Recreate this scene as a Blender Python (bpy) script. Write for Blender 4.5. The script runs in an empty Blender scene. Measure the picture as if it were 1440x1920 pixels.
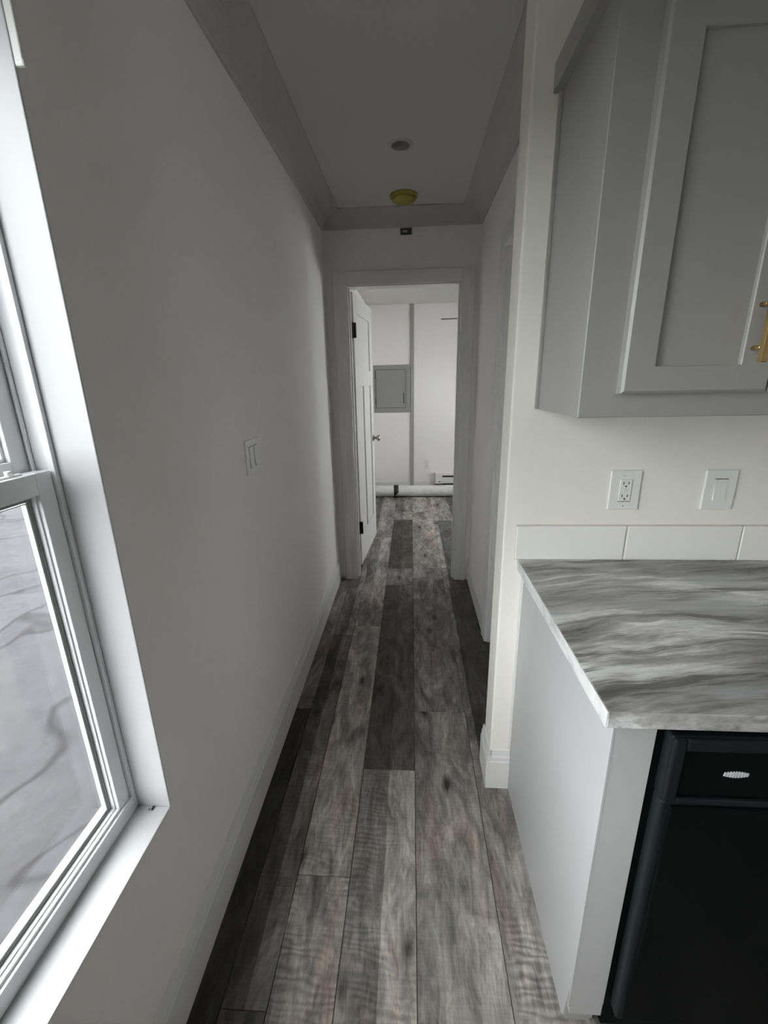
import bpy, bmesh, math, random
from mathutils import Vector, Matrix

random.seed(7)
SC = bpy.context.scene
COL = SC.collection

# ------------------------------------------------------------------ camera
F_PX, YAW, PITCH, ROLL, CAM_H = 819.6, .0647, .2923, -.0203, 1.5
fw = Vector((-math.sin(YAW) * math.cos(PITCH), math.cos(YAW) * math.cos(PITCH), -math.sin(PITCH)))
rt = Vector((math.cos(YAW), math.sin(YAW), 0))
up = rt.cross(fw)
R_ = rt * math.cos(ROLL) + up * math.sin(ROLL)
U_ = -rt * math.sin(ROLL) + up * math.cos(ROLL)
cam_d = bpy.data.cameras.new('camera')
cam = bpy.data.objects.new('camera', cam_d)
COL.objects.link(cam)
cam_d.sensor_fit = 'VERTICAL'
cam_d.sensor_height = 36
cam_d.lens = F_PX / 1920 * 36
cam_d.clip_start = .02
cam.matrix_world = Matrix(((R_.x, U_.x, -fw.x, 0), (R_.y, U_.y, -fw.y, 0), (R_.z, U_.z, -fw.z, CAM_H), (0, 0, 0, 1)))
SC.camera = cam

# ------------------------------------------------------------------ sky, exposure
SKY = 3.4
world = bpy.data.worlds.new('overcast_sky')
SC.world = world
world.use_nodes = True
bg = world.node_tree.nodes['Background']
bg.inputs[0].default_value = (.985, .985, 1.0, 1)
bg.inputs[1].default_value = SKY
SC.view_settings.view_transform = 'Standard'
SC.view_settings.look = 'None'
SC.view_settings.gamma = 1
SC.view_settings.use_curve_mapping = False
SC.view_settings.exposure = 1.68


# main sizes (metres)
XL, XR = -.565, .445           # hallway walls
YE = 3.155                     # end wall with the doorway
YK, YKB = 1.33, 1.445          # kitchen partition
XS = .293                      # its free end
CE, CF = 2.50, 2.42            # hall ceiling, bedroom ceiling
YF = 6.05                      # bedroom far wall
WY0, WY1, WZ0, WZ1 = -.16, .749, .5557, 2.10   # window opening



# ------------------------------------------------------------------ helpers
class MB:
    def __init__(s):
        s.bm = bmesh.new()

    def _merge(s, t):
        me = bpy.data.meshes.new('t')
        t.to_mesh(me)
        t.free()
        s.bm.from_mesh(me)
        bpy.data.meshes.remove(me)

    def box(s, x0, x1, y0, y1, z0, z1, bev=0, seg=2):
        t = bmesh.new()
        bmesh.ops.create_cube(t, size=1)
        for v in t.verts:
            v.co = ((x0 + x1) / 2 + v.co.x * (x1 - x0), (y0 + y1) / 2 + v.co.y * (y1 - y0), (z0 + z1) / 2 + v.co.z * (z1 - z0))
        if bev:
            bmesh.ops.bevel(t, geom=t.edges[:], offset=bev, segments=seg, profile=.5, affect='EDGES', clamp_overlap=True)
        s._merge(t)
        return s

    def prism(s, pts, axis, a0, a1, bev=0):
        """closed outline pts in the two other axes (in x,y,z order), swept along axis"""
        t = bmesh.new()

        def co(p, a):
            return {'x': (a, p[0], p[1]), 'y': (p[0], a, p[1]), 'z': (p[0], p[1], a)}[axis]
        A = [t.verts.new(co(p, a0)) for p in pts]
        B = [t.verts.new(co(p, a1)) for p in pts]
        n = len(pts)
        t.faces.new(A)
        t.faces.new(B[::-1])
        for i in range(n):
            t.faces.new((A[i], B[i], B[(i + 1) % n], A[(i + 1) % n]))
        bmesh.ops.recalc_face_normals(t, faces=t.faces[:])
        if bev:
            bmesh.ops.bevel(t, geom=t.edges[:], offset=bev, segments=2, profile=.5, affect='EDGES', clamp_overlap=True)
        s._merge(t)
        return s

    def lathe(s, prof, c, axis, seg=32):
        """prof: list of (radius, distance along axis)"""
        t = bmesh.new()
        ax = Vector(axis).normalized()
        u = ax.orthogonal().normalized()
        w = ax.cross(u)
        rings = []
        for r, d in prof:
            if r < 1e-6:
                rings.append([t.verts.new(Vector(c) + ax * d)])
            else:
                rings.append([t.verts.new(Vector(c) + ax * d + (u * math.cos(a) + w * math.sin(a)) * r) for a in [2 * math.pi * k / seg for k in range(seg)]])
        for a, b in zip(rings, rings[1:]):
            for k in range(seg):
                q = [a[k % len(a)], a[(k + 1) % len(a)], b[(k + 1) % len(b)], b[k % len(b)]]
                q = list(dict.fromkeys(q))
                if len(q) > 2:
                    t.faces.new(q)
        for ring in (rings[0], rings[-1]):
            if len(ring) > 1:
                t.faces.new(ring)
        bmesh.ops.recalc_face_normals(t, faces=t.faces[:])
        for f in t.faces:
            f.smooth = True
        s._merge(t)
        return s

    def ring(s, x0, x1, y0, y1, z0, z1, w, wb=None, wt=None, bev=.002):
        """rectangular frame in the YZ plane, x thickness x0..x1"""
        wb = w if wb is None else wb
        wt = w if wt is None else wt
        s.box(x0, x1, y0, y0 + w, z0, z1, bev)
        s.box(x0, x1, y1 - w, y1, z0, z1, bev)
        s.box(x0, x1, y0 + w, y1 - w, z0, z0 + wb, bev)
        s.box(x0, x1, y0 + w, y1 - w, z1 - wt, z1, bev)
        return s

    def frame(s, x0, x1, z0, z1, y0, y1, w, wr, bo, bi):
        """one-piece rectangular frame in the XZ plane (stiles w, rails wr), outer / inner front edges eased by bo / bi"""
        t = bmesh.new()
        L = []
        for (a0, a1, c0, c1, y) in ((x0, x1, z0, z1, y1), (x0, x1, z0, z1, y0 + bo), (x0 + bo, x1 - bo, z0 + bo, z1 - bo, y0),
                                    (x0 + w - bi, x1 - w + bi, z0 + wr - bi, z1 - wr + bi, y0), (x0 + w, x1 - w, z0 + wr, z1 - wr, y0 + bi), (x0 + w, x1 - w, z0 + wr, z1 - wr, y1)):
            L.append([t.verts.new(c) for c in ((a0, y, c0), (a1, y, c0), (a1, y, c1), (a0, y, c1))])
        L.append(L[0])
        for A, B in zip(L, L[1:]):
            for k in range(4):
                t.faces.new((A[k], A[(k + 1) % 4], B[(k + 1) % 4], B[k]))
        bmesh.ops.recalc_face_normals(t, faces=t.faces[:])
        s._merge(t)
        return s

    def rot(s, ang, piv, axis='Z'):
        bmesh.ops.rotate(s.bm, cent=piv, matrix=Matrix.Rotation(ang, 3, axis), verts=s.bm.verts[:])
        return s


WL = {}


def props(o, label=None, cat=None, group=None, kind=None):
    for k, v in (('label', label), ('category', cat), ('group', group), ('kind', kind)):
        if v:
            o[k] = v
    return o


def empty(name, loc, label=None, cat=None, group=None, kind=None):
    o = bpy.data.objects.new(name, None)
    o.empty_display_size = .05
    COL.objects.link(o)
    o.location = loc
    WL[o] = Vector(loc)
    return props(o, label, cat, group, kind)


def mk(name, b, mat, parent=None, label=None, cat=None, group=None, kind=None, loc=None, smooth=False):
    """b holds world coordinates; the object's origin goes to loc (or its parent's, or the base centre of the mesh)"""
    bm = b.bm
    xs = [v.co for v in bm.verts]
    base = Vector(loc) if loc is not None else Vector(((min(c.x for c in xs) + max(c.x for c in xs)) / 2, (min(c.y for c in xs) + max(c.y for c in xs)) / 2, min(c.z for c in xs)))
    bmesh.ops.translate(bm, vec=-base, verts=bm.verts[:])
    me = bpy.data.meshes.new(name)
    bm.to_mesh(me)
    bm.free()
    if smooth:
        for p in me.polygons:
            p.use_smooth = True
    me.materials.append(mat)
    o = bpy.data.objects.new(name, me)
    COL.objects.link(o)
    WL[o] = base
    if parent is not None:
        o.parent = parent
        o.location = base - WL[parent]
    else:
        o.location = base
    return props(o, label, cat, group, kind)


# ------------------------------------------------------------------ materials
def new_mat(name):
    m = bpy.data.materials.new(name)
    m.use_nodes = True
    nt = m.node_tree
    return m, nt, nt.nodes['Principled BSDF']


def node(nt, typ, **kw):
    n = nt.nodes.new(typ)
    for k, v in kw.items():
        setattr(n, k, v)
    return n


def math_n(nt, op, a, b=None, c=None, clamp=False):
    n = node(nt, 'ShaderNodeMath', operation=op, use_clamp=clamp)
    for i, v in enumerate((a, b, c)):
        if v is None:
            continue
        if hasattr(v, 'links'):
            nt.links.new(v, n.inputs[i])
        else:
            n.inputs[i].default_value = v
    return n.outputs[0]


def mix_c(nt, fac, a, b, blend='MIX'):
    n = node(nt, 'ShaderNodeMix', data_type='RGBA', blend_type=blend)
    for s, v in ((n.inputs[0], fac), (n.inputs[6], a), (n.inputs[7], b)):
        if hasattr(v, 'links'):
            nt.links.new(v, s)
        else:
            s.default_value = v if not isinstance(v, tuple) or len(v) == 4 else (*v, 1)
    return n.outputs[2]


def ramp(nt, val, stops):
    n = node(nt, 'ShaderNodeValToRGB')
    cr = n.color_ramp
    while len(cr.elements) < len(stops):
        cr.elements.new(.5)
    for e, (p, c) in zip(cr.elements, stops):
        e.position = p
        e.color = (c, c, c, 1) if not isinstance(c, tuple) else (*c, 1)
    nt.links.new(val, n.inputs[0])
    return n.outputs[0]


def noise(nt, vec, scale, detail=3, rough=.55, dist=0.):
    n = node(nt, 'ShaderNodeTexNoise')
    n.inputs['Scale'].default_value = scale
    n.inputs['Detail'].default_value = detail
    n.inputs['Roughness'].default_value = rough
    n.inputs['Distortion'].default_value = dist
    if vec is not None:
        nt.links.new(vec, n.inputs['Vector'])
    return n.outputs[0]


def mapping(nt, vec, scale=(1, 1, 1), loc=(0, 0, 0), rot=(0, 0, 0)):
    n = node(nt, 'ShaderNodeMapping')
    n.inputs['Scale'].default_value = scale
    n.inputs['Location'].default_value = loc
    n.inputs['Rotation'].default_value = rot
    nt.links.new(vec, n.inputs['Vector'])
    return n.outputs[0]


def bump(nt, p, h, strength=.2, dist=.002):
    n = node(nt, 'ShaderNodeBump')
    n.inputs['Strength'].default_value = strength
    n.inputs['Distance'].default_value = dist
    nt.links.new(h, n.inputs['Height'])
    nt.links.new(n.outputs[0], p.inputs['Normal'])


def paint(name, col, rough=.6, grain=.03, bump_s=0., scale=60):
    m, nt, p = new_mat(name)
    tc = node(nt, 'ShaderNodeTexCoord').outputs['Object']
    n = noise(nt, tc, scale, 2)
    lo = tuple(c * (1 - grain) for c in col)
    hi = tuple(min(1, c * (1 + grain)) for c in col)
    nt.links.new(mix_c(nt, n, (*lo, 1), (*hi, 1)), p.inputs['Base Color'])
    p.inputs['Roughness'].default_value = rough
    if bump_s:
        bump(nt, p, noise(nt, tc, 240, 3), bump_s, .001)
    return m


M_WALL = paint('wall_paint', (.88, .855, .835), .75, .02, .25)
M_KWALL = paint('kitchen_wall_paint', (.88, .855, .79), .6, .015, .15)
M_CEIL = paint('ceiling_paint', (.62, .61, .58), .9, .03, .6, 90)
M_TRIM = paint('trim_paint', (.78, .77, .755), .4, .01)
M_CAB = paint('cabinet_paint', (.36, .355, .335), .38, .02)
M_FILL = paint('filler_paint', (.46, .455, .45), .4, .02)
M_BASE = paint('cabinet_side_laminate', (.46, .455, .455), .45, .015)
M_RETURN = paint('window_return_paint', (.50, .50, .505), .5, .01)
M_VINYL = paint('window_vinyl', (.80, .81, .82), .28, .01)
M_PLAST = paint('white_plastic', (.82, .81, .785), .3, .01)
M_DARK = paint('dark_slot', (.02, .02, .02), .5, .0)
M_HINGE = paint('bronze_hinge', (.03, .027, .022), .4, .0)
M_PANEL = paint('grey_steel_paint', (.30, .30, .295), .4, .01)
M_FOIL = paint('backing_dark', (.05, .05, .05), .8, .0)  # near-black slab, shows as dark joints between planks
M_DW = paint('black_appliance', (.0035, .0045, .0042), .35, .0)
M_DW.node_tree.nodes['Principled BSDF'].inputs['Specular IOR Level'].default_value = .06
M_DWS = paint('black_appliance_side', (.007, .010, .011), .4, .0)
M_DWS.node_tree.nodes['Principled BSDF'].inputs['Specular IOR Level'].default_value = .25
M_BATTEN = paint('grey_batten', (.34, .335, .32), .6, .02)
M_YEL = paint('yellowed_plastic', (.42, .35, .07), .4, .02)
M_FAN = paint('fan_blade_walnut', (.05, .042, .036), .5, .0)
M_FLY = paint('insect_black', (.012, .011, .01), .45, .0)
M_TILE = paint('glazed_tile', (.87, .855, .815), .3, .008)
M_GROUT = paint('grout', (.60, .57, .51), .85, .03)
M_HOUSE = paint('siding_paint', (.60, .54, .40), .7, .03)
M_SNOW = paint('snow', (.85, .87, .9), .8, .02)
M_ROOF = paint('roof_shingle', (.10, .10, .10), .9, .1)


def metal(name, col, rough):
    m, nt, p = new_mat(name)
    p.inputs['Base Color'].default_value = (*col, 1)
    p.inputs['Metallic'].default_value = 1
    p.inputs['Roughness'].default_value = rough
    return m


M_BRASS = metal('polished_brass', (.78, .56, .26), .16)
M_NICKEL = metal('satin_nickel', (.45, .43, .41), .25)
M_SILVER = paint('silver_badge', (.55, .57, .57), .3, .0)


def glass_mat():
    m, nt, p = new_mat('window_glass')
    nt.nodes.remove(p)
    out = nt.nodes['Material Output']
    tr = node(nt, 'ShaderNodeBsdfTransparent')
    tr.inputs[0].default_value = (.96, .98, .98, 1)
    gl = node(nt, 'ShaderNodeBsdfGlossy')
    gl.inputs['Roughness'].default_value = .02
    lw = node(nt, 'ShaderNodeLayerWeight')
    lw.inputs['Blend'].default_value = .5
    fr = node(nt, 'ShaderNodeMath', operation='MULTIPLY_ADD')      # Schlick reflectance of one pane face
    nt.links.new(math_n(nt, 'POWER', lw.outputs['Facing'], 5.0), fr.inputs[0])
    fr.inputs[1].default_value = .9
    fr.inputs[2].default_value = .04
    mx = node(nt, 'ShaderNodeMixShader')
    nt.links.new(fr.outputs[0], mx.inputs[0])
    nt.links.new(tr.outputs[0], mx.inputs[1])
    nt.links.new(gl.outputs[0], mx.inputs[2])
    nt.links.new(mx.outputs[0], out.inputs[0])
    return m


M_GLASS = glass_mat()


def plank_mat():
    """mixed-width reclaimed wood print: two strips of different tone on each plank, grain, saw marks, knots"""
    m, nt, p = new_mat('reclaimed_wood_plank')
    tc = node(nt, 'ShaderNodeTexCoord').outputs['Object']

    def attr(n):
        return node(nt, 'ShaderNodeAttribute', attribute_type='OBJECT', attribute_name=n)
    ta, tb = attr('tone_a').outputs['Color'], attr('tone_b').outputs['Color']
    split, seed, saw = attr('split').outputs['Fac'], attr('seed').outputs['Fac'], attr('saw').outputs['Fac']
    cmb = node(nt, 'ShaderNodeCombineXYZ')
    for i in range(3):
        nt.links.new(math_n(nt, 'MULTIPLY', seed, (3.7, 5.3, 1.9)[i]), cmb.inputs[i])
    add = node(nt, 'ShaderNodeVectorMath', operation='ADD')
    nt.links.new(tc, add.inputs[0])
    nt.links.new(cmb.outputs[0], add.inputs[1])
    v = add.outputs[0]
    sx = node(nt, 'ShaderNodeSeparateXYZ')
    nt.links.new(tc, sx.inputs[0])
    # strip boundary, slightly wavy
    wob = math_n(nt, 'MULTIPLY', math_n(nt, 'SUBTRACT', noise(nt, mapping(nt, v, (1, 4, 1)), 2, 2), .5), .008)
    st = math_n(nt, 'GREATER_THAN', math_n(nt, 'ADD', sx.outputs[0], wob), split)
    col = mix_c(nt, st, ta, tb)
    # broad clouds of wear
    cl = noise(nt, mapping(nt, v, (10, 3.6, 1)), 1.0, 6, .66, 1.0)
    col = mix_c(nt, 1, col, ramp(nt, cl, [(.30, .36), (.5, 1.0), (.72, 1.85)]), 'MULTIPLY')
    # fine lengthwise grain
    g = noise(nt, mapping(nt, v, (46, 9, 1)), 1.0, 7, .72, .9)
    col = mix_c(nt, 1, col, ramp(nt, g, [(.28, .5), (.5, 1.0), (.72, 1.5)]), 'MULTIPLY')
    # saw marks across the board
    w = node(nt, 'ShaderNodeTexWave', wave_type='BANDS', bands_direction='Y')
    w.inputs['Scale'].default_value = 17
    w.inputs['Distortion'].default_value = 11
    w.inputs['Detail'].default_value = 2
    w.inputs['Detail Scale'].default_value = 1.1
    nt.links.new(mapping(nt, v, (.5, 1, 1), rot=(0, 0, .15)), w.inputs['Vector'])
    sm = math_n(nt, 'MULTIPLY', saw, ramp(nt, noise(nt, mapping(nt, v, (6, 2.5, 1)), 1.3, 2), [(.45, 0.), (.66, .85)]))
    col = mix_c(nt, sm, col, mix_c(nt, 1, col, ramp(nt, w.outputs[1], [(0., .6), (.5, 1.0), (1., 1.4)]), 'MULTIPLY'))
    # knots and dark streaks
    vo = node(nt, 'ShaderNodeTexVoronoi')
    vo.inputs['Scale'].default_value = 1
    dv = mapping(nt, v, (8, 3.4, 1))
    nt.links.new(dv, vo.inputs['Vector'])
    kd = math_n(nt, 'ADD', vo.outputs['Distance'], math_n(nt, 'MULTIPLY', math_n(nt, 'SUBTRACT', noise(nt, mapping(nt, v, (30, 10, 1)), 1, 3), .5), .22))
    col = mix_c(nt, 1, col, ramp(nt, kd, [(.05, .12), (.11, .55), (.19, 1.)]), 'MULTIPLY')
    # faint cross scratches
    x2 = noise(nt, mapping(nt, v, (14, 150, 1)), 1.0, 3, .6)
    col = mix_c(nt, 1, col, ramp(nt, x2, [(.3, .93), (.5, 1.0), (.7, 1.08)]), 'MULTIPLY')
    # faint red-brown staining
    rs = ramp(nt, noise(nt, mapping(nt, v, (14, 3, 1), (5, 2, 0)), 1, 3), [(.55, 0.), (.72, .55)])
    col = mix_c(nt, rs, col, mix_c(nt, 1, col, (1.25, .86, .80), 'MULTIPLY'))
    nt.links.new(col, p.inputs['Base Color'])
    p.inputs['Roughness'].default_value = .62
    p.inputs['Specular IOR Level'].default_value = .3
    bump(nt, p, g, .15, .0015)
    return m


M_PLANK = plank_mat()


def laminate():
    m, nt, p = new_mat('flowing_stone_laminate')
    tc = node(nt, 'ShaderNodeTexCoord').outputs['Object']
    warp = node(nt, 'ShaderNodeTexNoise')
    warp.inputs['Scale'].default_value = 1
    warp.inputs['Detail'].default_value = 3
    nt.links.new(mapping(nt, tc, (2.2, 3.0, 3)), warp.inputs['Vector'])
    off = node(nt, 'ShaderNodeVectorMath', operation='MULTIPLY_ADD')
    nt.links.new(warp.outputs['Color'], off.inputs[0])
    off.inputs[1].default_value = (.0, .13, .0)
    nt.links.new(mapping(nt, tc, (1, 1, 1), rot=(0, 0, -.10)), off.inputs[2])
    v = off.outputs[0]
    a = noise(nt, mapping(nt, v, (2.2, 12, 8)), 1.0, 7, .64, .15)
    b = noise(nt, mapping(nt, v, (9, 70, 20), (3, 1, 0)), 1.0, 5, .7, 0.)
    c = noise(nt, mapping(nt, v, (2.5, 9, 5), (7, 4, 0)), 1.0, 3, .5, .3)
    base = ramp(nt, a, [(.33, (.07, .065, .06)), (.42, (.27, .26, .25)), (.52, (.45, .44, .425)), (.60, (.80, .795, .78))])
    col = mix_c(nt, 1, base, ramp(nt, b, [(.25, .6), (.5, 1.), (.75, 1.4)]), 'MULTIPLY')
    col = mix_c(nt, ramp(nt, c, [(.52, 0.), (.66, .6)]), col, (.55, .56, .57, 1))
    n2 = noise(nt, mapping(nt, v, (1.8, 26, 8), (1, 9, 0)), 1., 6, .66, .1)
    col = mix_c(nt, ramp(nt, n2, [(.54, 0.), (.62, .85)]), col, (.11, .105, .10, 1))
    nt.links.new(col, p.inputs['Base Color'])
    p.inputs['Roughness'].default_value = .3
    return m


M_LAM = laminate()


def edge_band():
    m, nt, p = new_mat('laminate_edge_band')
    tc = node(nt, 'ShaderNodeTexCoord').outputs['Object']
    a = noise(nt, mapping(nt, tc, (3, 9, 20)), 1., 5, .6, .5)
    nt.links.new(ramp(nt, a, [(.3, (.36, .36, .35)), (.5, (.66, .67, .66)), (.7, (.80, .80, .78))]), p.inputs['Base Color'])
    p.inputs['Roughness'].default_value = .35
    return m


M_EDGE = edge_band()


def concrete():
    m, nt, p = new_mat('driveway_concrete')
    tc = node(nt, 'ShaderNodeTexCoord').outputs['Object']
    a = noise(nt, tc, .9, 5, .6, .5)
    b = noise(nt, tc, 9, 4, .6)
    col = ramp(nt, a, [(.3, (.037, .0352, .0376)), (.7, (.052, .0512, .0535))])
    col = mix_c(nt, 1, col, ramp(nt, b, [(.3, .9), (.7, 1.1)]), 'MULTIPLY')
    # long curved tyre marks and cracks: thin level lines of a broad noise
    f = noise(nt, mapping(nt, tc, (.50, .50, 1), (2.2, 7.1, 0)), 1., 2.5, .5, .8)
    ln = math_n(nt, 'ABSOLUTE', math_n(nt, 'SUBTRACT', math_n(nt, 'FRACT', math_n(nt, 'MULTIPLY', f, 4.5)), .5))
    col = mix_c(nt, ramp(nt, ln, [(.0, .8), (.03, .5), (.07, 0.)]), col, (.020, .019, .0205, 1))
    nt.links.new(col, p.inputs['Base Color'])
    p.inputs['Roughness'].default_value = .85
    p.inputs['Specular IOR Level'].default_value = .08
    return m


M_GROUND = concrete()


def wrap_mat():
    m, nt, p = new_mat('white_wrapped_roll')
    tc = node(nt, 'ShaderNodeTexCoord').outputs['Object']
    a = noise(nt, mapping(nt, tc, (9, 30, 30)), 1., 4, .6, 1.)
    nt.links.new(ramp(nt, a, [(.3, (.66, .66, .65)), (.6, (.82, .82, .81))]), p.inputs['Base Color'])
    p.inputs['Roughness'].default_value = .35
    bump(nt, p, a, .5, .01)
    return m


M_ROLL = wrap_mat()

# ------------------------------------------------------------------ room shell
struct = dict(kind='structure')


def wall_x(b, x0, x1, ya, yb, z0, z1, holes):
    """wall in the YZ plane, holes = [(y0,y1,z0,z1)] sorted along Y"""
    y = ya
    for (h0, h1, k0, k1) in holes:
        b.box(x0, x1, y, h0, z0, z1)
        if k0 > z0:
            b.box(x0, x1, h0, h1, z0, k0)
        if k1 < z1:
            b.box(x0, x1, h0, h1, k1, z1)
        y = h1
    b.box(x0, x1, y, yb, z0, z1)
    return b


def wall_y(b, y0, y1, xa, xb, z0, z1, holes):
    x = xa
    for (h0, h1, k0, k1) in holes:
        b.box(x, h0, y0, y1, z0, z1)
        if k0 > z0:
            b.box(h0, h1, y0, y1, z0, k0)
        if k1 < z1:
            b.box(h0, h1, y0, y1, k1, z1)
        x = h1
    b.box(x, xb, y0, y1, z0, z1)
    return b


T = .004   # window return board thickness
mk('wall_left', wall_x(MB(), XL - .165, XL, -5.5, YF, -.03, CE + .05,
   [(-3.9, -1.70, .25, 1.66), (-1.40, -.40, .5557, 1.62), (WY0 - T, WY1 + T, WZ0 - T, WZ1 + T)]), M_WALL, None, 'grey painted left wall of the hallway with the window in it', 'wall', **struct)
JX0, JX1, JZ = -.415, .325, 2.092      # door opening (inside the jamb)
mk('wall_end', wall_y(MB(), YE, YE + .11, XL, XR + .01, -.03, CE + .05, [(JX0 - .02, JX1 + .02, -.03, JZ + .02)]), M_WALL, None,
   'wall at the hallway end around the open bedroom doorway', 'wall', **struct)
mk('wall_right', wall_x(MB(), XR, XR + .11, YKB, YE + .11, -.03, CE + .05, [(1.50, 2.31, -.03, 2.08)]), M_WALL, None,
   'right wall of the hallway with the side doorway', 'wall', **struct)
mk('wall_kitchen', MB().box(XS, 4.0, YK, YKB, -.03, CE + .05, .006, 3), M_KWALL, None, 'white kitchen partition wall behind the counter and cabinets', 'wall', **struct)
mk('wall_far', MB().box(XL - .165, 1.91, YF, YF + .12, -.03, CE + .05), M_WALL, None, 'white bedroom wall seen through the doorway', 'wall', **struct)
mk('wall_bedroom_right', wall_x(MB(), 1.75, 1.91, YE, YF, -.03, CE + .05, [(4.1, 5.35, .75, 1.85)]), M_WALL, None, 'bedroom side wall out of view', 'wall', **struct)
mk('wall_bedroom_near', MB().box(XR + .11, 1.75, YE, YE + .11, -.03, CE + .05), M_WALL, None, 'bedroom wall beside the side room', 'wall', **struct)
mk('wall_side_room', wall_x(MB(), 1.75, 1.85, YKB, YE, -.03, CE + .05, [(1.85, 2.42, 1.25, 1.65)]), M_WALL, None, 'far wall of the dark side room', 'wall', **struct)
mk('wall_kitchen_right', MB().box(4.0, 4.1, -5.6, YKB, -.03, CE + .05), M_KWALL, None, 'kitchen wall out of view on the right', 'wall', **struct)
mk('wall_back', MB().box(XL - .165, 4.0, -5.62, -5.5, -.03, CE + .05), M_KWALL, None, 'wall behind the camera', 'wall', **struct)
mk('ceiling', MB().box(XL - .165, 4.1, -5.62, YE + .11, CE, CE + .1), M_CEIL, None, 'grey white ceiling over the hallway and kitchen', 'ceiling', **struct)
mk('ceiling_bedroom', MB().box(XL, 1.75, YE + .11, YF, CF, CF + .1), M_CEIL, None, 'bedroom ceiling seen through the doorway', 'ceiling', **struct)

# floor and its planks
floor = mk('floor', MB().box(XL - .165, 4.1, -5.62, YF + .12, -.03, -.004), M_FOIL, None, 'floor of reclaimed-look wood planks in mixed grey and brown', 'floor', **struct)
PL = {}


def plank(x0, x1, y0, y1, ta, tb=None, split=9., saw=0.):
    g = .0009
    b = MB().box(x0 + g, x1 - g, y0 + g, y1 - g, -.006, 0, .0012, 1)
    o = mk('plank', b, M_PLANK, floor, loc=((x0 + x1) / 2, (y0 + y1) / 2, 0))
    warm = random.uniform(.93, 1.0)
    tint = lambda t: [t * 1.06, t * (1.0 if warm > .96 else 1.02), t * (.92 if warm > .96 else .97)] if not isinstance(t, tuple) else list(t)
    o['tone_a'] = tint(ta)
    o['tone_b'] = tint(tb if tb is not None else ta)
    o['split'] = float(split)
    o['seed'] = random.uniform(0, 40)
    o['saw'] = float(saw)
    return o


B = -.75   # planks start a little behind the camera
# against the left wall
for a in [(-.560, -.480, B, .06, .05), (-.560, -.480, .06, 1.712, .04), (-.560, -.480, 1.712, 3.36, .19), (-.560, -.480, 3.36, 5.01, .12), (-.560, -.480, 5.01, YF, .1)]:
    plank(*a)
for a in [(B, .664, .06, .075, .03, .2), (.664, 2.345, .085, .18, .0, .3), (2.345, 4.02, .15, .28, .02, .1), (4.02, 5.7, .16, .12, .0, 0), (5.7, YF, .14, .1, 0, 0)]:
    plank(-.480, -.362, *a)
for a in [(B, .98, .30, .26, 9, 1.), (.98, 2.45, .36, .33, 0, .4), (2.45, 4.10, .24, .32, -.01, .2), (4.10, 5.75, .27, .24, 0, .2), (5.75, YF, .2)]:
    plank(-.362, -.194, *a)
for a in [(B, 1.384, .19, .33, .003, .55), (1.384, 3.04, .085, .125, .003, .1), (3.04, 3.35, .21, .25, .003, .1), (3.35, 4.68, .06, .08, .003, .1), (4.68, 5.0, .20, .30, .003, .2), (5.0, YF, .15, .22, .003, .2)]:
    plank(-.194, .0137, *a)
for a in [(B, 1.713, .23, .265, -.045, 0.), (1.713, 3.36, .25, .22, .03, .05), (3.36, 4.97, .25, .29, .02, .1), (4.97, YF, .34, .31, 0, .2)]:
    plank(.0137, .250, *a)
for a in [(B, 1.449, .25, .22, -.02, 1.), (1.449, 3.0, .22, .075, -.07, .3), (3.0, 4.64, .30, .10, -.06, .3), (4.64, YF, .34, .22, -.05, .2)]:
    plank(.250, .457, *a)
# bedroom and side room beyond what shows, same courses
xs = [.457, .577, .745, .953, 1.189, 1.396, 1.516, 1.684, 1.75]
for i in range(len(xs) - 1):
    y = 3.2 - random.uniform(0, 1.5)
    while y < YF:
        y1 = min(YF, y + 1.65)
        yy = max(y, 1.40)
        if y1 - yy > .05 and not (yy < 3.0 and xs[i] > 2.0):
            plank(xs[i], xs[i + 1], yy, y1, random.uniform(.07, .3), random.uniform(.07, .3), random.uniform(-.06, .06), random.choice((0, 0, .6)))
        y = y1
    if xs[i] < 2.0:
        y = -.75 - random.uniform(0, 1)
        while y < .68:
            y1 = min(.68, y + 1.65)
            if y1 > B + .1:
                plank(xs[i], xs[i + 1], max(y, B), y1, random.uniform(.07, .3), random.uniform(.07, .3), random.uniform(-.06, .06), random.choice((0, 0, .6)))
            y = y1

# ------------------------------------------------------------------ baseboards, crown, casings
BH, BT = .172, .013


def bb_prof(s, at):
    """baseboard section: at = wall plane, s = +1/-1 out of the wall"""
    return [(at, 0), (at + s * BT, 0), (at + s * BT, .122), (at + s * (BT - .003), .127), (at + s * (BT - .003), .140), (at + s * (BT - .006), .150), (at + s * (BT - .0075), .160), (at + s * .003, BH - .002), (at, BH)]


def trim(name, b, label):
    return mk(name, b, M_TRIM, None, label, 'baseboard' if name.startswith('base') else 'trim', **struct)


trim('baseboard_left', MB().prism(bb_prof(1, XL), 'y', -5.5, YE), 'long white baseboard along the left hallway wall')
trim('baseboard_right', MB().prism(bb_prof(-1, XR), 'y', 2.392, YE), 'short white baseboard on the right hallway wall')
b = MB()
b.prism(bb_prof(-1, XS), 'y', YK - BT, YKB + .012)
b.prism(bb_prof(-1, YK), 'x', XS - .0, .3655)
trim('baseboard_kitchen', b, 'white baseboard wrapping the free end of the kitchen wall')
trim('baseboard_far', MB().box(XL, 1.75, YF - .012, YF, 0, .13, .003), 'white baseboard under the bedroom far wall')
trim('baseboard_bedroom', MB().prism(bb_prof(1, XL), 'y', YE + .11, YF), 'white baseboard on the bedroom left wall')


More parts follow.
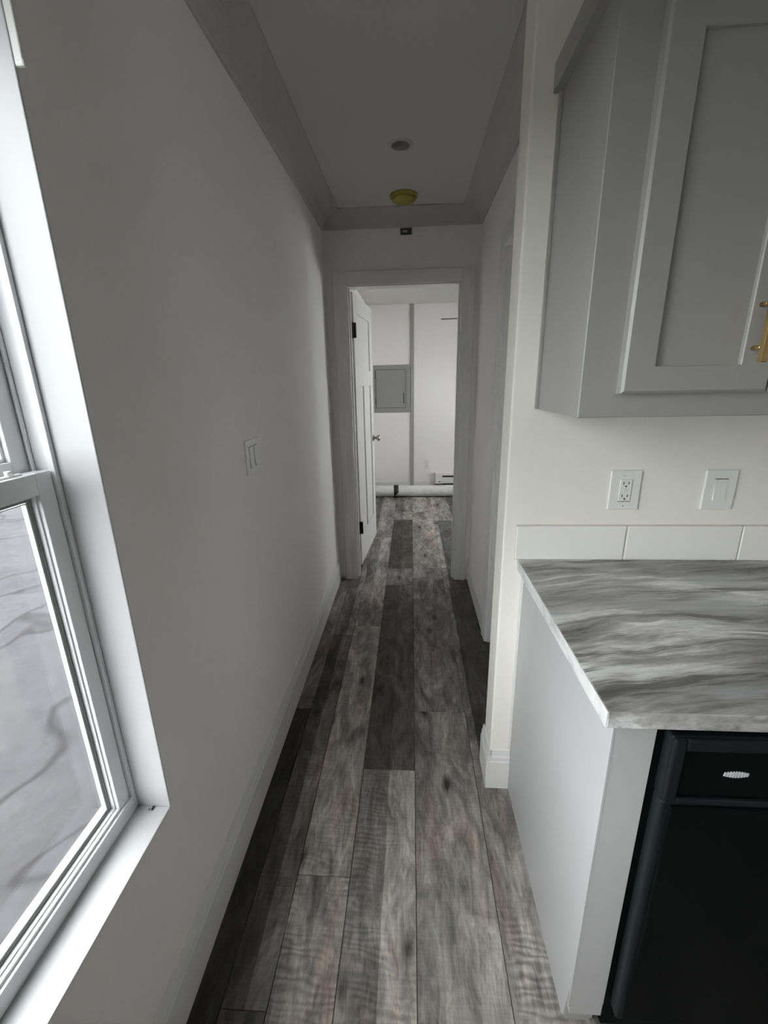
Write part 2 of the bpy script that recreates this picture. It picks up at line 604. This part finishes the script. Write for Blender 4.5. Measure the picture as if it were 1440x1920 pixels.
def crown_prof(s, at):
    P, D = .125, CE - 2.42
    pts = [(at, CE), (at, CE - D), (at + s * .008, CE - D)]
    for k in range(9):          # plain cove between two small fillets
        t = math.radians(90 * k / 8)
        pts.append((at + s * (.012 + (P - .024) * (1 - math.cos(t))), CE - D + .006 + (D - .012) * math.sin(t)))
    return pts + [(at + s * P, CE - .006), (at + s * P, CE)]


M_CROWN = paint('crown_shade_grey', (.52, .505, .50), .85, .02)  # darker than the other trim: shade of the ceiling corner put into the colour
mk('trim_1', MB().prism(crown_prof(1, XL), 'y', -5.5, YE), M_CROWN, None, 'shade-toned grey crown moulding along the top of the left wall', 'crown moulding', **struct)
mk('trim_2', MB().prism(crown_prof(-1, YE), 'x', XL, XR), M_CROWN, None, 'shade-toned grey crown moulding over the bedroom doorway wall', 'crown moulding', **struct)
mk('trim_3', MB().prism(crown_prof(-1, XR), 'y', YKB, YE), M_CROWN, None, 'shade-toned grey crown moulding along the top of the right wall', 'crown moulding', **struct)

# casing and jamb of the bedroom doorway
cas = empty('trim_4', (0, YE, 0), 'white casing and jamb around the open bedroom doorway', 'door casing', **struct)


def casing_prof_v(xin, xout, y, s):
    """vertical casing section in XY (inner edge thin, outer edge thick)"""
    d = 1 if xout > xin else -1
    w = abs(xout - xin)
    return [(xin, y), (xin, y + s * .011), (xin + d * w * .12, y + s * .014), (xin + d * w * .55, y + s * .015), (xin + d * w * .62, y + s * .018), (xin + d * w * .95, y + s * .019), (xout, y + s * .015), (xout, y)]


HZ = 2.180
mk('casing', MB().prism(casing_prof_v(JX0 - .008, -.512, YE, -1), 'z', 0, HZ), M_TRIM, cas)
mk('casing', MB().prism(casing_prof_v(JX1 + .008, .412, YE, -1), 'z', 0, HZ), M_TRIM, cas)
mk('head_casing', MB().box(JX0 - .008, JX1 + .008, YE - .017, YE, JZ + .008, HZ, .003), M_TRIM, cas)
mk('jamb', MB().box(JX0 - .02, JX0, YE, YE + .11, 0, JZ, .002).box(JX0, JX0 + .010, YE + .03, YE + .066, 0, JZ, .002), M_TRIM, cas)
mk('jamb', MB().box(JX1, JX1 + .02, YE, YE + .11, 0, JZ, .002).box(JX1 - .010, JX1, YE + .03, YE + .066, 0, JZ, .002), M_TRIM, cas)
mk('head_jamb', MB().box(JX0 - .02, JX1 + .02, YE, YE + .11, JZ, JZ + .02, .002), M_TRIM, cas)

# casing of the side doorway in the right wall
cs2 = empty('trim_5', (XR, 2.35, 0), 'white casing around the side doorway in the right wall', 'door casing', **struct)
mk('casing', MB().prism([(XR, 2.302), (XR - .011, 2.302), (XR - .015, 2.315), (XR - .016, 2.36), (XR - .019, 2.365), (XR - .019, 2.388), (XR - .013, 2.390), (XR, 2.390)], 'z', 0, 2.16), M_TRIM, cs2)
mk('casing', MB().prism([(XR, 1.508), (XR - .011, 1.508), (XR - .015, 1.498), (XR - .019, 1.46), (XR - .019, YKB), (XR, YKB)], 'z', 0, 2.16), M_TRIM, cs2)
mk('head_casing', MB().box(XR - .018, XR, 1.508, 2.302, 2.078, 2.16, .003), M_TRIM, cs2)
mk('jamb', MB().box(XR, XR + .11, 2.292, 2.31, 0, 2.08, .002), M_TRIM, cs2)
mk('jamb', MB().box(XR, XR + .11, 1.50, 1.518, 0, 2.08, .002), M_TRIM, cs2)

# ------------------------------------------------------------------ bedroom door, open
HX, HY = -.433, 3.285
A_OPEN = math.radians(85.6)
door = empty('door_1', (HX, HY, 0), 'white three panel door standing open into the bedroom', 'door', **struct)
DW_, DT, DZ0, DZ1 = .765, .035, .062, 2.087


def leaf(b):
    """local: u = along the leaf (x), thickness y 0..DT -> rotate about the hinge"""
    return b.rot(A_OPEN, (HX, HY, 0))


def dbox(u0, u1, z0, z1, y0=0, y1=DT, bev=.002):
    return leaf(MB().box(HX + u0, HX + u1, HY - y1, HY - y0, z0, z1, bev))


# closed leaf would lie along +X; its room-side face (y = HY-DT) turns to face +X when opened
mk('stile', dbox(0, .115, DZ0, DZ1), M_TRIM, door)
mk('stile', dbox(DW_ - .115, DW_, DZ0, DZ1), M_TRIM, door)
mk('rail', dbox(.115, DW_ - .115, DZ0, .30), M_TRIM, door)
mk('rail', dbox(.115, DW_ - .115, 1.46, 1.58), M_TRIM, door)
mk('rail', dbox(.115, DW_ - .115, 1.965, DZ1), M_TRIM, door)
mk('mullion', dbox(DW_ / 2 - .055, DW_ / 2 + .055, .30, 1.46), M_TRIM, door)
mk('panel', dbox(.115, DW_ / 2 - .055, .30, 1.46, .010, DT - .010, 0), M_TRIM, door)
mk('panel', dbox(DW_ / 2 + .055, DW_ - .115, .30, 1.46, .010, DT - .010, 0), M_TRIM, door)
mk('panel', dbox(.115, DW_ - .115, 1.58, 1.965, .010, DT - .010, 0), M_TRIM, door)
kn = MB()
cx, cz = HX + DW_ - .065, 1.003
kn.lathe([(0, -.002), (.030, -.002), (.030, .004), (.026, .009), (.013, .012), (.012, .030), (.022, .038), (.027, .048), (.026, .058), (.016, .066), (0, .068)], (cx, HY - DT, cz), (0, -1, 0), 28)
kn.lathe([(0, -.002), (.030, -.002), (.030, .004), (.026, .009), (.013, .012), (.012, .030), (.022, .038), (.027, .048), (.026, .058), (.016, .066), (0, .068)], (cx, HY, cz), (0, 1, 0), 28)
mk('knob', leaf(kn), M_NICKEL, door, 'round satin metal knob')
for z in (.33, 1.79):
    h = MB().box(JX0 - .001, JX0 + .003, YE + .072, YE + .112, z, z + .10, .001)
    h.lathe([(0, 0), (.0075, 0), (.0075, .106), (0, .106)], (JX0 + .004, YE + .118, z - .003), (0, 0, 1), 12)
    h.box(JX0 + .001, JX0 + .034, YE + .122, YE + .1265, z, z + .10, .001)
    mk('hinge', h, M_HINGE, door, 'dark bronze hinge')

# ------------------------------------------------------------------ bedroom things
pan = empty('electrical_panel', (-.25, YF, 1.09), 'grey metal electrical panel box on the bedroom wall beside the open door', 'electrical panel')
mk('cover', MB().ring(-.0, .0, 0, 1, 0, 1, .1) if False else MB().box(-.492, -.012, YF - .022, YF, 1.082, 1.690, .006), M_PANEL, pan)
pd = mk('panel_door', MB().box(-.462, -.074, YF - .028, YF - .021, 1.148, 1.632, .002), M_PANEL, pan)
mk('door_gap', MB().box(-.0735, -.069, YF - .0235, YF - .0215, 1.148, 1.632).box(-.468, -.4625, YF - .0235, YF - .0215, 1.148, 1.632).box(-.466, -.07, YF - .0235, YF - .0215, 1.1435, 1.1475).box(-.466, -.07, YF - .0235, YF - .0215, 1.6325, 1.6365), M_DARK, pan)
mk('latch', MB().box(-.100, -.090, YF - .034, YF - .027, 1.20, 1.345, .002), M_DARK, pd)
for z in (1.19, 1.52):
    mk('hinge', MB().box(-.472, -.463, YF - .032, YF - .022, z, z + .09, .001), M_DARK, pd)
mk('trim_6', MB().box(-.006, .040, YF - .016, YF, .0, CF, .003), M_BATTEN, None, 'grey vertical batten on the bedroom wall right of the electrical panel', 'batten', **struct)

ol = empty('wall_outlet', (.220, YF, .31), 'small white wall outlet low on the bedroom far wall', 'outlet')
mk('cover_plate', MB().box(.190, .252, YF - .006, YF, .318, .440, .002), M_PLAST, ol)
for z in (.352, .395):
    r = mk('socket', MB().box(.205, .237, YF - .010, YF - .005, z - .014, z + .018, .003), M_PLAST, ol)
    mk('slot', MB().box(.213, .2155, YF - .0105, YF - .009, z - .002, z + .010).box(.2265, .229, YF - .0105, YF - .009, z - .002, z + .010), M_DARK, r)

ht = empty('baseboard_heater', (.95, YF, .09), 'white baseboard heater with dark slots on the bedroom far wall', 'heater')
b = MB().prism([(YF - .001, .112), (YF - .066, .112), (YF - .066, .185), (YF - .060, .190), (YF - .060, .245), (YF - .001, .250)], 'x', .345, 1.55, .002)
mk('housing', b, M_PLAST, ht)
mk('end_cap', MB().box(.338, .432, YF - .070, YF - .001, .106, .252, .003), M_PLAST, ht)
mk('outlet_slot', MB().box(.433, 1.54, YF - .0625, YF - .0595, .197, .221, 0), M_DARK, ht)
mk('inlet_slot', MB().box(.339, 1.545, YF - .0675, YF - .030, .098, .112, 0), M_DARK, ht)
mk('thermostat_dial', MB().lathe([(0, 0), (.011, 0), (.010, .007), (0, .008)], (.396, YF - .069, .138), (0, -1, 0), 20), M_NICKEL, ht)

ro = empty('carpet_roll', (.3, 5.70, 0), 'long white plastic wrapped roll lying across the bedroom floor', 'roll')
b = MB()
N = 36
prof = [(0, 0), (.060, .0), (.072, .012)] + [(.0735 + .0015 * math.sin(k * 1.7) + random.uniform(-.0012, .0012), .012 + (2.2 - .024) * k / N) for k in range(1, N)] + [(.072, 2.188), (.060, 2.2), (0, 2.2)]
b.lathe(prof, (-.50, 5.705, .0755), (1, 0, 0), 28)
mk('wrapped_roll', b, M_ROLL, ro)
b = MB().lathe([(.0700, 0), (.0775, .0), (.0775, .062), (.0700, .062)], (-.232, 5.705, .0782), (1, .06, 0), 28)
b.box(-.236, -.172, 5.60, 5.705, .0006, .004, .001)
mk('strap', b, M_DARK, ro, 'black strap around the roll')

fan = empty('ceiling_fan', (.96, 4.72, CF), 'dark bladed ceiling fan in the bedroom showing one blade tip past the jamb', 'fan')
mk('down_rod', MB().lathe([(.06, 0), (.055, -.03), (.013, -.045), (.013, -.24), (.0, -.24)], (.96, 4.72, CF), (0, 0, 1), 20), M_FAN, fan)
mk('motor', MB().lathe([(0, -.22), (.05, -.225), (.10, -.25), (.11, -.30), (.09, -.35), (.05, -.37), (0, -.375)], (.96, 4.72, CF), (0, 0, 1), 28), M_FAN, fan)
for k in range(5):
    a = math.radians(176 + 72 * k)
    bl = MB().prism([(.10, -.03), (.22, -.055), (.62, -.065), (.655, -.045), (.66, 0), (.655, .045), (.62, .065), (.22, .055), (.10, .03)], 'z', -.004, .004)
    bl.rot(math.radians(-6), (0, 0, 0), 'X').rot(a, (0, 0, 0))
    bmesh.ops.translate(bl.bm, vec=(.96, 4.72, 2.075), verts=bl.bm.verts[:])
    mk('blade', bl, M_FAN, fan)

# ------------------------------------------------------------------ ceiling and wall fittings in the hallway
can = empty('recessed_light', (-.045, 2.33, CE), 'unlit round recessed light in the hallway ceiling, nearer of two fittings', 'light')
mk('trim_ring', MB().lathe([(.040, -.003), (.054, -.005), (.058, -.001), (.058, .002), (.040, .002)], (-.045, 2.33, CE), (0, 0, 1), 40), M_CEIL, can)
mk('baffle', MB().lathe([(.041, -.003), (.036, .001), (0, .001)], (-.045, 2.33, CE - .002), (0, 0, 1), 40), M_PANEL, can)
sm = empty('smoke_detector', (-.038, 2.88, CE), 'round yellowish smoke detector on the hallway ceiling near the doorway', 'detector')
mk('base_ring', MB().lathe([(0, 0), (.078, 0), (.078, -.012), (.068, -.016), (0, -.016)], (-.038, 2.88, CE), (0, 0, 1), 40), M_YEL, sm)
mk('dust_cover', MB().lathe([(.066, -.014), (.064, -.028), (.050, -.038), (.026, -.042), (0, -.043)], (-.038, 2.88, CE), (0, 0, 1), 40), M_YEL, sm)
bx = empty('door_sensor', (-.028, YE, 2.377), 'small dark box high on the wall above the bedroom doorway', 'sensor')
mk('housing', MB().box(-.064, .007, YE - .022, YE, 2.378, 2.412, .004), M_DARK, bx)
mk('lens', MB().box(-.05, -.02, YE - .0235, YE - .021, 2.385, 2.398, .001), M_PANEL, bx)

# two-gang switch on the left wall
sw = empty('light_switch', (XL, 1.518, 1.19), 'white two-rocker light switch on the grey left wall', 'switch')
mk('cover_plate', MB().box(XL, XL + .006, 1.450, 1.586, 1.192, 1.312, .0025), M_PLAST, sw)
for y in (1.494, 1.541):
    r = MB().prism([(XL + .005, 1.217), (XL + .012, 1.217), (XL + .0075, 1.252), (XL + .0085, 1.287), (XL + .005, 1.287)], 'y', y - .0165, y + .0165)
    mk('rocker', r, M_PLAST, sw)
    mk('rocker_gap', MB().box(XL + .0055, XL + .0066, y - .0185, y + .0185, 1.2145, 1.2895), M_PANEL, sw)

# ------------------------------------------------------------------ window
wn = empty('window_1', (-.68, (WY0 + WY1) / 2, WZ0), 'white vinyl sash window in the left wall', 'window', **struct)
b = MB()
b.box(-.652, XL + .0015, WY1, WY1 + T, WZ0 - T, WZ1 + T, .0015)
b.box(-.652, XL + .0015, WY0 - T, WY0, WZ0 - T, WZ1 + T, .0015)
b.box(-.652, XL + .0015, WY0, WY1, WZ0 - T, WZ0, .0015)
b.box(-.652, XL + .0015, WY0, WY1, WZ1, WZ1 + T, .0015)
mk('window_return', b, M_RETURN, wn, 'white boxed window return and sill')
fr = MB().ring(-.655, -.641, WY0, WY1, WZ0, WZ1, .009, .038, .009, .0012)
fr.ring(-.682, -.655, WY0, WY1, WZ0, WZ1, .007, .018, .007, .001)
fr.ring(-.716, -.682, WY0, WY1, WZ0, WZ1, .007, .003, .007, .001)
for y in (WY1 - .014, WY0 + .008):
    fr.box(-.682, -.677, y, y + .006, WZ0 + .02, WZ1 - .01, .001)
    fr.box(-.705, -.701, y, y + .006, 1.35, WZ1 - .01, .001)
mk('window_frame', fr, M_VINYL, wn)
SY0, SY1 = WY0 + .0115, WY1 - .0115
ls = mk('lower_sash', MB().ring(-.676, -.648, SY0, SY1, .574, 1.3575, .034, .026, .038, .0012)
        .ring(-.670, -.6560, SY0 + .034, SY1 - .034, .600, 1.3195, .0030, .003, .003, .0006)
        .ring(-.676, -.6665, SY0 + .0452, SY1 - .0452, .6110, 1.3080, .0014, .0014, .002, .0004), M_VINYL, wn)
mk('glass_pane', MB().box(-.6725, -.6690, SY0 + .040, SY1 - .040, .606, 1.314), M_GLASS, ls)
mk('glass_gasket', MB().ring(-.6688, -.6655, SY0 + .037, SY1 - .037, .603, 1.3165, .0080, .0078, .007, 0)
   .ring(-.6655, -.6640, SY0 + .0405, SY1 - .0405, .6065, 1.3130, .0014, .0014, .0014, 0), M_PANEL, ls)
us = mk('upper_sash', MB().ring(-.713, -.685, SY0, SY1, 1.326, WZ1 - .012, .034, .052, .03, .0015)
        .ring(-.709, -.694, SY0 + .034, SY1 - .034, 1.378, WZ1 - .042, .006, .006, .006, .001)
        .ring(-.712, -.700, SY0 + .040, SY1 - .040, 1.384, WZ1 - .048, .004, .004, .004, .001), M_VINYL, wn)
mk('glass_pane', MB().box(-.7035, -.7000, SY0 + .038, SY1 - .038, 1.381, WZ1 - .046), M_GLASS, us)
lk = MB().box(-.678, -.652, .545, .640, 1.3570, 1.3630, .002)
lk.box(-.674, -.654, .560, .615, 1.362, 1.378, .004)
lk.box(-.668, -.658, .640, .692, 1.3570, 1.3612, .002)
lk.lathe([(0, 0), (.006, 0), (.006, .008), (0, .009)], (-.664, .672, 1.360), (0, 0, 1), 14)
mk('sash_lock', lk, M_PLAST, ls)

# added windows, all unseen, put in to light the rooms
for nm, lbl, ax, rect in (('added_window_2', 'added second window in the left wall for light, beside the camera', 'x', (-.70, -1.40, -.40, .5557, 1.62)),
                          ('added_window_3', 'added wide third window in the left wall for light, behind the camera', 'x', (-.70, -3.9, -1.70, .25, 1.66)),
                          ('added_window_5', 'added small window in the side room to brighten the hallway, out of view', 'x', (1.80, 1.85, 2.42, 1.25, 1.65)),
                          ('added_window_4', 'added bedroom window for light, on the wall out of view', 'x', (1.83, 4.1, 5.35, .75, 1.85))):
    p, a0, a1, z0, z1 = rect
    w = empty(nm, (p, (a0 + a1) / 2, z0) if ax == 'x' else ((a0 + a1) / 2, p, z0), lbl, 'window', **struct)
    f = MB().ring(-.03, .03, a0, a1, z0, z1, .05).box(-.03, .03, a0 + .05, a1 - .05, (z0 + z1) / 2 - .025, (z0 + z1) / 2 + .025, .002)
    g = MB().box(-.002, .002, a0 + .05, a1 - .05, z0 + .05, z1 - .05)
    for q in (f, g):
        if ax == 'y':
            for v in q.bm.verts:
                v.co = (v.co.y, v.co.x, v.co.z)
            bmesh.ops.reverse_faces(q.bm, faces=q.bm.faces[:])
            bmesh.ops.translate(q.bm, vec=(0, p, 0), verts=q.bm.verts[:])
        else:
            bmesh.ops.translate(q.bm, vec=(p, 0, 0), verts=q.bm.verts[:])
    mk('window_frame', f, M_VINYL, w)
    mk('glass_pane', g, M_GLASS, w)

# bracket beside the window top
bk = empty('blind_bracket', (XL, .757, 1.94), 'white plastic blind bracket on the wall at the top corner of the window', 'bracket')
mk('plate', MB().box(XL, XL + .014, .7505, .7565, 1.944, 2.14, .002), M_PLAST, bk)
mk('bottom_lip', MB().box(XL, XL + .0155, .7500, .7575, 1.940, 1.950, .003), M_PLAST, bk)

# dead fly on the sill
fl = empty('dead_fly', (-.604, .738, WZ0), 'dead black fly on the white window sill in the corner', 'insect')


def blob(b, c, r, ax=(1, 0, 0)):
    L, W = r
    return b.lathe([(0, -L)] + [(W * math.cos(t), L * math.sin(t)) for t in [math.radians(-60 + 30 * k) for k in range(5)]] + [(0, L)], c, ax, 10)


b = MB()
blob(b, (-.6045, .738, WZ0 + .0030), (.0044, .0026), (.6, .8, 0))
blob(b, (-.6010, .7424, WZ0 + .0034), (.0028, .0024), (.6, .8, 0))
blob(b, (-.5992, .7446, WZ0 + .0034), (.0017, .0018), (.6, .8, 0))
mk('body', b, M_FLY, fl)
for s in (-1, 1):
    w = MB().prism([(0, 0), (.003, .0012), (.0085, .002), (.010, 0), (.0085, -.0015), (.003, -.001)], 'z', 0, .0003)
    w.rot(math.radians(233 + s * 24), (0, 0, 0))
    bmesh.ops.translate(w.bm, vec=(-.6012, .7418, WZ0 + .0052), verts=w.bm.verts[:])
    mk('wing', w, M_PANEL, fl)
    for k in range(3):
        g = MB().box(0, .0052, -.0003, .0003, -.0003, .0003)
        g.rot(math.radians(233 + s * (70 + 22 * k)), (0, 0, 0))
        bmesh.ops.translate(g.bm, vec=(-.6014 - .0012 * k, .7416 - .0016 * k, WZ0 + .0012), verts=g.bm.verts[:])
        mk('leg', g, M_FLY, fl)

# ------------------------------------------------------------------ kitchen: base cabinet end, counter, dishwasher
CX, CZ, CYF, CT = .341, .9405, .648, .034     # counter left edge, top, front, thickness
bc = empty('base_cabinet', (.40, 1.0, 0), 'grey end panel and filler of the base cabinet under the counter', 'cabinet')
# side skin with the small split at its lower front corner
sk = MB().prism([(YK, 0), (YK, CZ - CT), (.670, CZ - CT), (.670, .085), (.678, .135), (.690, .012), (.700, 0)], 'x', .3665, .3705)
mk('side_panel', sk, M_BASE, bc, 'pale side skin, split at the lower front corner')
mk('carcass', MB().box(.3706, .438, .692, YK, .0, CZ - CT), M_BASE, bc)
ff = MB().prism([(.3706, .06), (.4425, .06), (.4425, .10), (.4435, .10), (.4435, CZ - CT), (.3706, CZ - CT)], 'y', .6705, .6919)
mk('filler', ff, M_FILL, bc, 'grey front filler strip')
mk('toe_board', MB().box(.3706, .430, .688, .6919, 0, .06), M_CAB, bc)
mk('scribe_trim', MB().box(.3560, .3663, YK - .006, YK, .18, CZ - CT, .001), M_TRIM, bc)

ct = empty('countertop', (1.2, 1.0, CZ - CT), 'grey laminate countertop with flowing stone veins over the dishwasher', 'countertop')
mk('slab', MB().box(CX + .0015, 2.6, CYF, YK, CZ - CT, CZ, .0015, 2), M_LAM, ct)
mk('edge_band', MB().box(CX, CX + .0015, CYF + .001, YK, CZ - CT, CZ - .0005), M_EDGE, ct, 'whitish laminate edge band')

dwx0, dwx1 = .4436, 1.052
dw = empty('dishwasher', ((dwx0 + dwx1) / 2, .9, 0), 'black dishwasher under the grey counter', 'dishwasher')
mk('tub', MB().box(dwx0 + .001, dwx1, .672, 1.28, .03, CZ - CT - .006), M_DW, dw)
dd = MB().box(dwx0 + .012, dwx1 - .012, .640, .671, .115, .752, .006, 3)
d_ = mk('door_panel', dd, M_DWS, dw)
mk('door_skin', MB().box(dwx0 + .026, dwx1 - .026, .634, .6405, .125, .748, .003), M_DW, d_)
cp = MB().box(dwx0 + .012, dwx1 - .012, .6445, .671, .753, .896, .005, 3)
cp.box(dwx0 + .012, dwx0 + .034, .636, .6446, .753, .896, .004)
cp.box(dwx0 + .034, dwx1 - .034, .636, .6446, .872, .896, .003)
cp.box(dwx0 + .034, dwx1 - .034, .636, .6446, .753, .766, .003)
cp.box(dwx1 - .034, dwx1 - .012, .636, .6446, .753, .896, .004)
c_ = mk('control_panel', cp, M_DWS, dw)
mk('panel_face', MB().box(dwx0 + .0345, dwx1 - .0345, .6436, .6450, .7665, .8715), M_DW, c_)
bd = MB()
for k in range(9):
    x = .5535 + k * .0048
    h = .0035 + .0035 * math.sin(math.pi * (k + .5) / 9)
    bd.prism([(x, .8185 - h), (x + .0030, .8185 - h), (x + .0045, .8185 + h * .8), (x + .0012, .8185 + h)], 'y', .6424, .6437)
mk('badge', bd, M_SILVER, c_, 'small silver badge')
mk('kick_plate', MB().box(dwx0 + .012, dwx1 - .012, .70, .712, .004, .108, .002), M_DW, dw)

# the rest of the run continues out of view
rb = empty('base_cabinet', (1.8, 1.0, 0), 'grey base cabinet right of the dishwasher, out of view', 'cabinet')
mk('carcass', MB().box(1.056, 2.58, .692, YK - .001, .10, CZ - CT).box(1.056, 2.58, .75, YK - .001, 0, .10), M_BASE, rb)
for x in (1.06, 1.57, 2.08):
    mk('cabinet_door', MB().box(x + .004, x + .500, .672, .691, .12, .70, .002), M_CAB, rb)
    mk('drawer_front', MB().box(x + .004, x + .500, .672, .691, .71, .895, .002), M_CAB, rb)

# ------------------------------------------------------------------ backsplash
bs = empty('backsplash', (1.4, YK, CZ), 'single row of white tiles between the counter and the wall', 'backsplash')
mk('grout_bed', MB().box(.331, 2.6, YK - .0045, YK, CZ, 1.0565), M_GROUT, bs)
for k in range(7):
    x0 = .331 + .342 * k + (.000 if k == 0 else -.004)
    x1 = .331 + .342 * (k + 1) - .0075
    mk('tile', MB().box(x0 + .001, x1, YK - .0095, YK - .002, CZ + .002, 1.0535, .0025, 2), M_TILE, bs)

# ------------------------------------------------------------------ outlet and switch on the kitchen wall
gf = empty('wall_outlet', (.645, YK, 1.107), 'white two-socket outlet with dark slots above the kitchen tiles', 'outlet')
mk('cover_plate', MB().prism([(.5995, 1.1070), (.6905, 1.1070), (.6905, 1.2298), (.5995, 1.2298)], 'y', YK - .0065, YK, .004), M_PLAST, gf)
rc = mk('receptacle', MB().box(.6275, .6625, YK - .0095, YK - .006, 1.1345, 1.2020, .0015), M_PLAST, gf)
for z in (1.147, 1.186):
    mk('slot', MB().box(.6360, .6382, YK - .0101, YK - .0092, z, z + .009).box(.6512, .6532, YK - .0101, YK - .0092, z + .001, z + .008).lathe([(0, 0), (.0026, 0), (.0026, .0008), (0, .0008)], (.6447, YK - .0092, z - .005), (0, -1, 0), 12), M_DARK, rc)
mk('button', MB().box(.638, .652, YK - .0106, YK - .009, 1.1640, 1.1685, .0006).box(.638, .652, YK - .0106, YK - .009, 1.1705, 1.1750, .0006), M_PLAST, rc)
mk('slot_line', MB().box(.627, .663, YK - .0070, YK - .0060, 1.1325, 1.1342), M_DARK, gf)
mk('indicator', MB().box(.633, .642, YK - .0070, YK - .0062, 1.2115, 1.2130), M_PANEL, gf)

ks = empty('light_switch', (.918, YK, 1.106), 'white single-rocker light switch right of the kitchen outlet', 'switch')
mk('cover_plate', MB().prism([(.8730, 1.1060), (.9650, 1.1060), (.9650, 1.2290), (.8730, 1.2290)], 'y', YK - .0065, YK, .004), M_PLAST, ks)
mk('rocker', MB().prism([(YK - .006, 1.1360), (YK - .0110, 1.1360), (YK - .0075, 1.170), (YK - .0068, 1.2000), (YK - .006, 1.2000)], 'x', .9020, .9360), M_PLAST, ks)
mk('rocker_gap', MB().box(.9005, .9375, YK - .0073, YK - .006, 1.2002, 1.2022), M_DARK, ks)

mk('screw', MB().lathe([(0, 0), (.0025, 0), (.002, .0006), (0, .0006)], (.645, YK - .0062, 1.119), (0, -1, 0), 12), M_PANEL, gf)

# ------------------------------------------------------------------ upper cabinet
UX, UZ0, UZ1, UYF = .3665, 1.4125, 2.195, 1.006
uc = empty('wall_cabinet', (.75, YK, UZ0), 'grey upper cabinet with shaker doors and brass pull', 'cabinet')
mk('carcass', MB().box(UX, 1.13, UYF + .019, YK, UZ0, UZ1, .0015), M_CAB, uc)
mk('face_frame', MB().frame(UX - .0005, 1.13, UZ0, UZ1, UYF, UYF + .019, .08, .07, .0015, .001).box(.71, .77, UYF + .0005, UYF + .019, UZ0 + .07, UZ1 - .07), M_CAB, uc)
# crown strip: side return and front
cr = MB().box(UX - .021, UX + .001, UYF - .0005, YK - .0005, 2.157, 2.216)
cr.box(UX - .021, 1.13, UYF - .021, UYF - .0005, 2.157, 2.216)
mk('crown', cr, M_CAB, uc)
mk('scribe_trim', MB().box(UX - .008, UX - .0003, YK - .012, YK, UZ0, 2.158, .001), M_CAB, uc)
UD0, UD1 = .9805, 1.0058


def shaker(x0, x1, z0, z1, hx):
    w, wr = .0625, .0545
    b = MB().frame(x0, x1, z0, z1, UD0, UD1, w, wr, .005, .002)
    d = mk('cabinet_door', b, M_CAB, uc)
    mk('door_panel', MB().box(x0 + w - .004, x1 - w + .004, UD0 + .010, UD1 - .003, z0 + .048, z1 - .048), M_CAB, d)
    h = MB().box(hx - .006, hx + .006, UD0 - .038, UD0 - .026, 1.520, 1.655, .0012)
    for z in (1.548, 1.628):
        h.lathe([(0, 0), (.0042, 0), (.0042, .028), (0, .028)], (hx, UD0 - .027, z), (0, 1, 0), 14)
    mk('pull_handle', h, M_BRASS, d, 'square brass bar pull')


shaker(.4415, .7335, 1.4632, 2.121, .687)
shaker(.7365, 1.10, 1.4632, 2.121, .768)

# ------------------------------------------------------------------ outdoors
mk('ground', MB().box(-40, XL - .17, -30, 45, -.95, -.80), M_GROUND, None, 'grey concrete ground outside with curved tyre marks', 'ground', **struct)
mk('snow_strip', MB().box(-17.8, -12.3, -4, 45, -.80, -.72, .03), M_SNOW, None, 'white strip of snow beyond the concrete', 'snow', kind='structure')
nh = empty('neighbour_house', (-21, 18, -.8), 'beige house with lap siding across the driveway, seen through the upper window pane', 'house')
b = MB().box(-24, -18.06, 9, 30, -.8, 2.0)
mk('wall', b, M_HOUSE, nh)
b = MB()
for k in range(18):
    z = -.6 + k * .145
    b.prism([(-18.06, z), (-18.035, z), (-18.06, z + .15)], 'y', 9, 30)
mk('siding', b, M_HOUSE, nh)
mk('foundation', MB().box(-18.2, -18.03, 9, 30, -.8, -.6), M_PANEL, nh)
mk('roof', MB().prism([(-24.5, 2.0), (-21, 3.6), (-17.5, 2.0)], 'y', 8.6, 30.4), M_ROOF, nh)
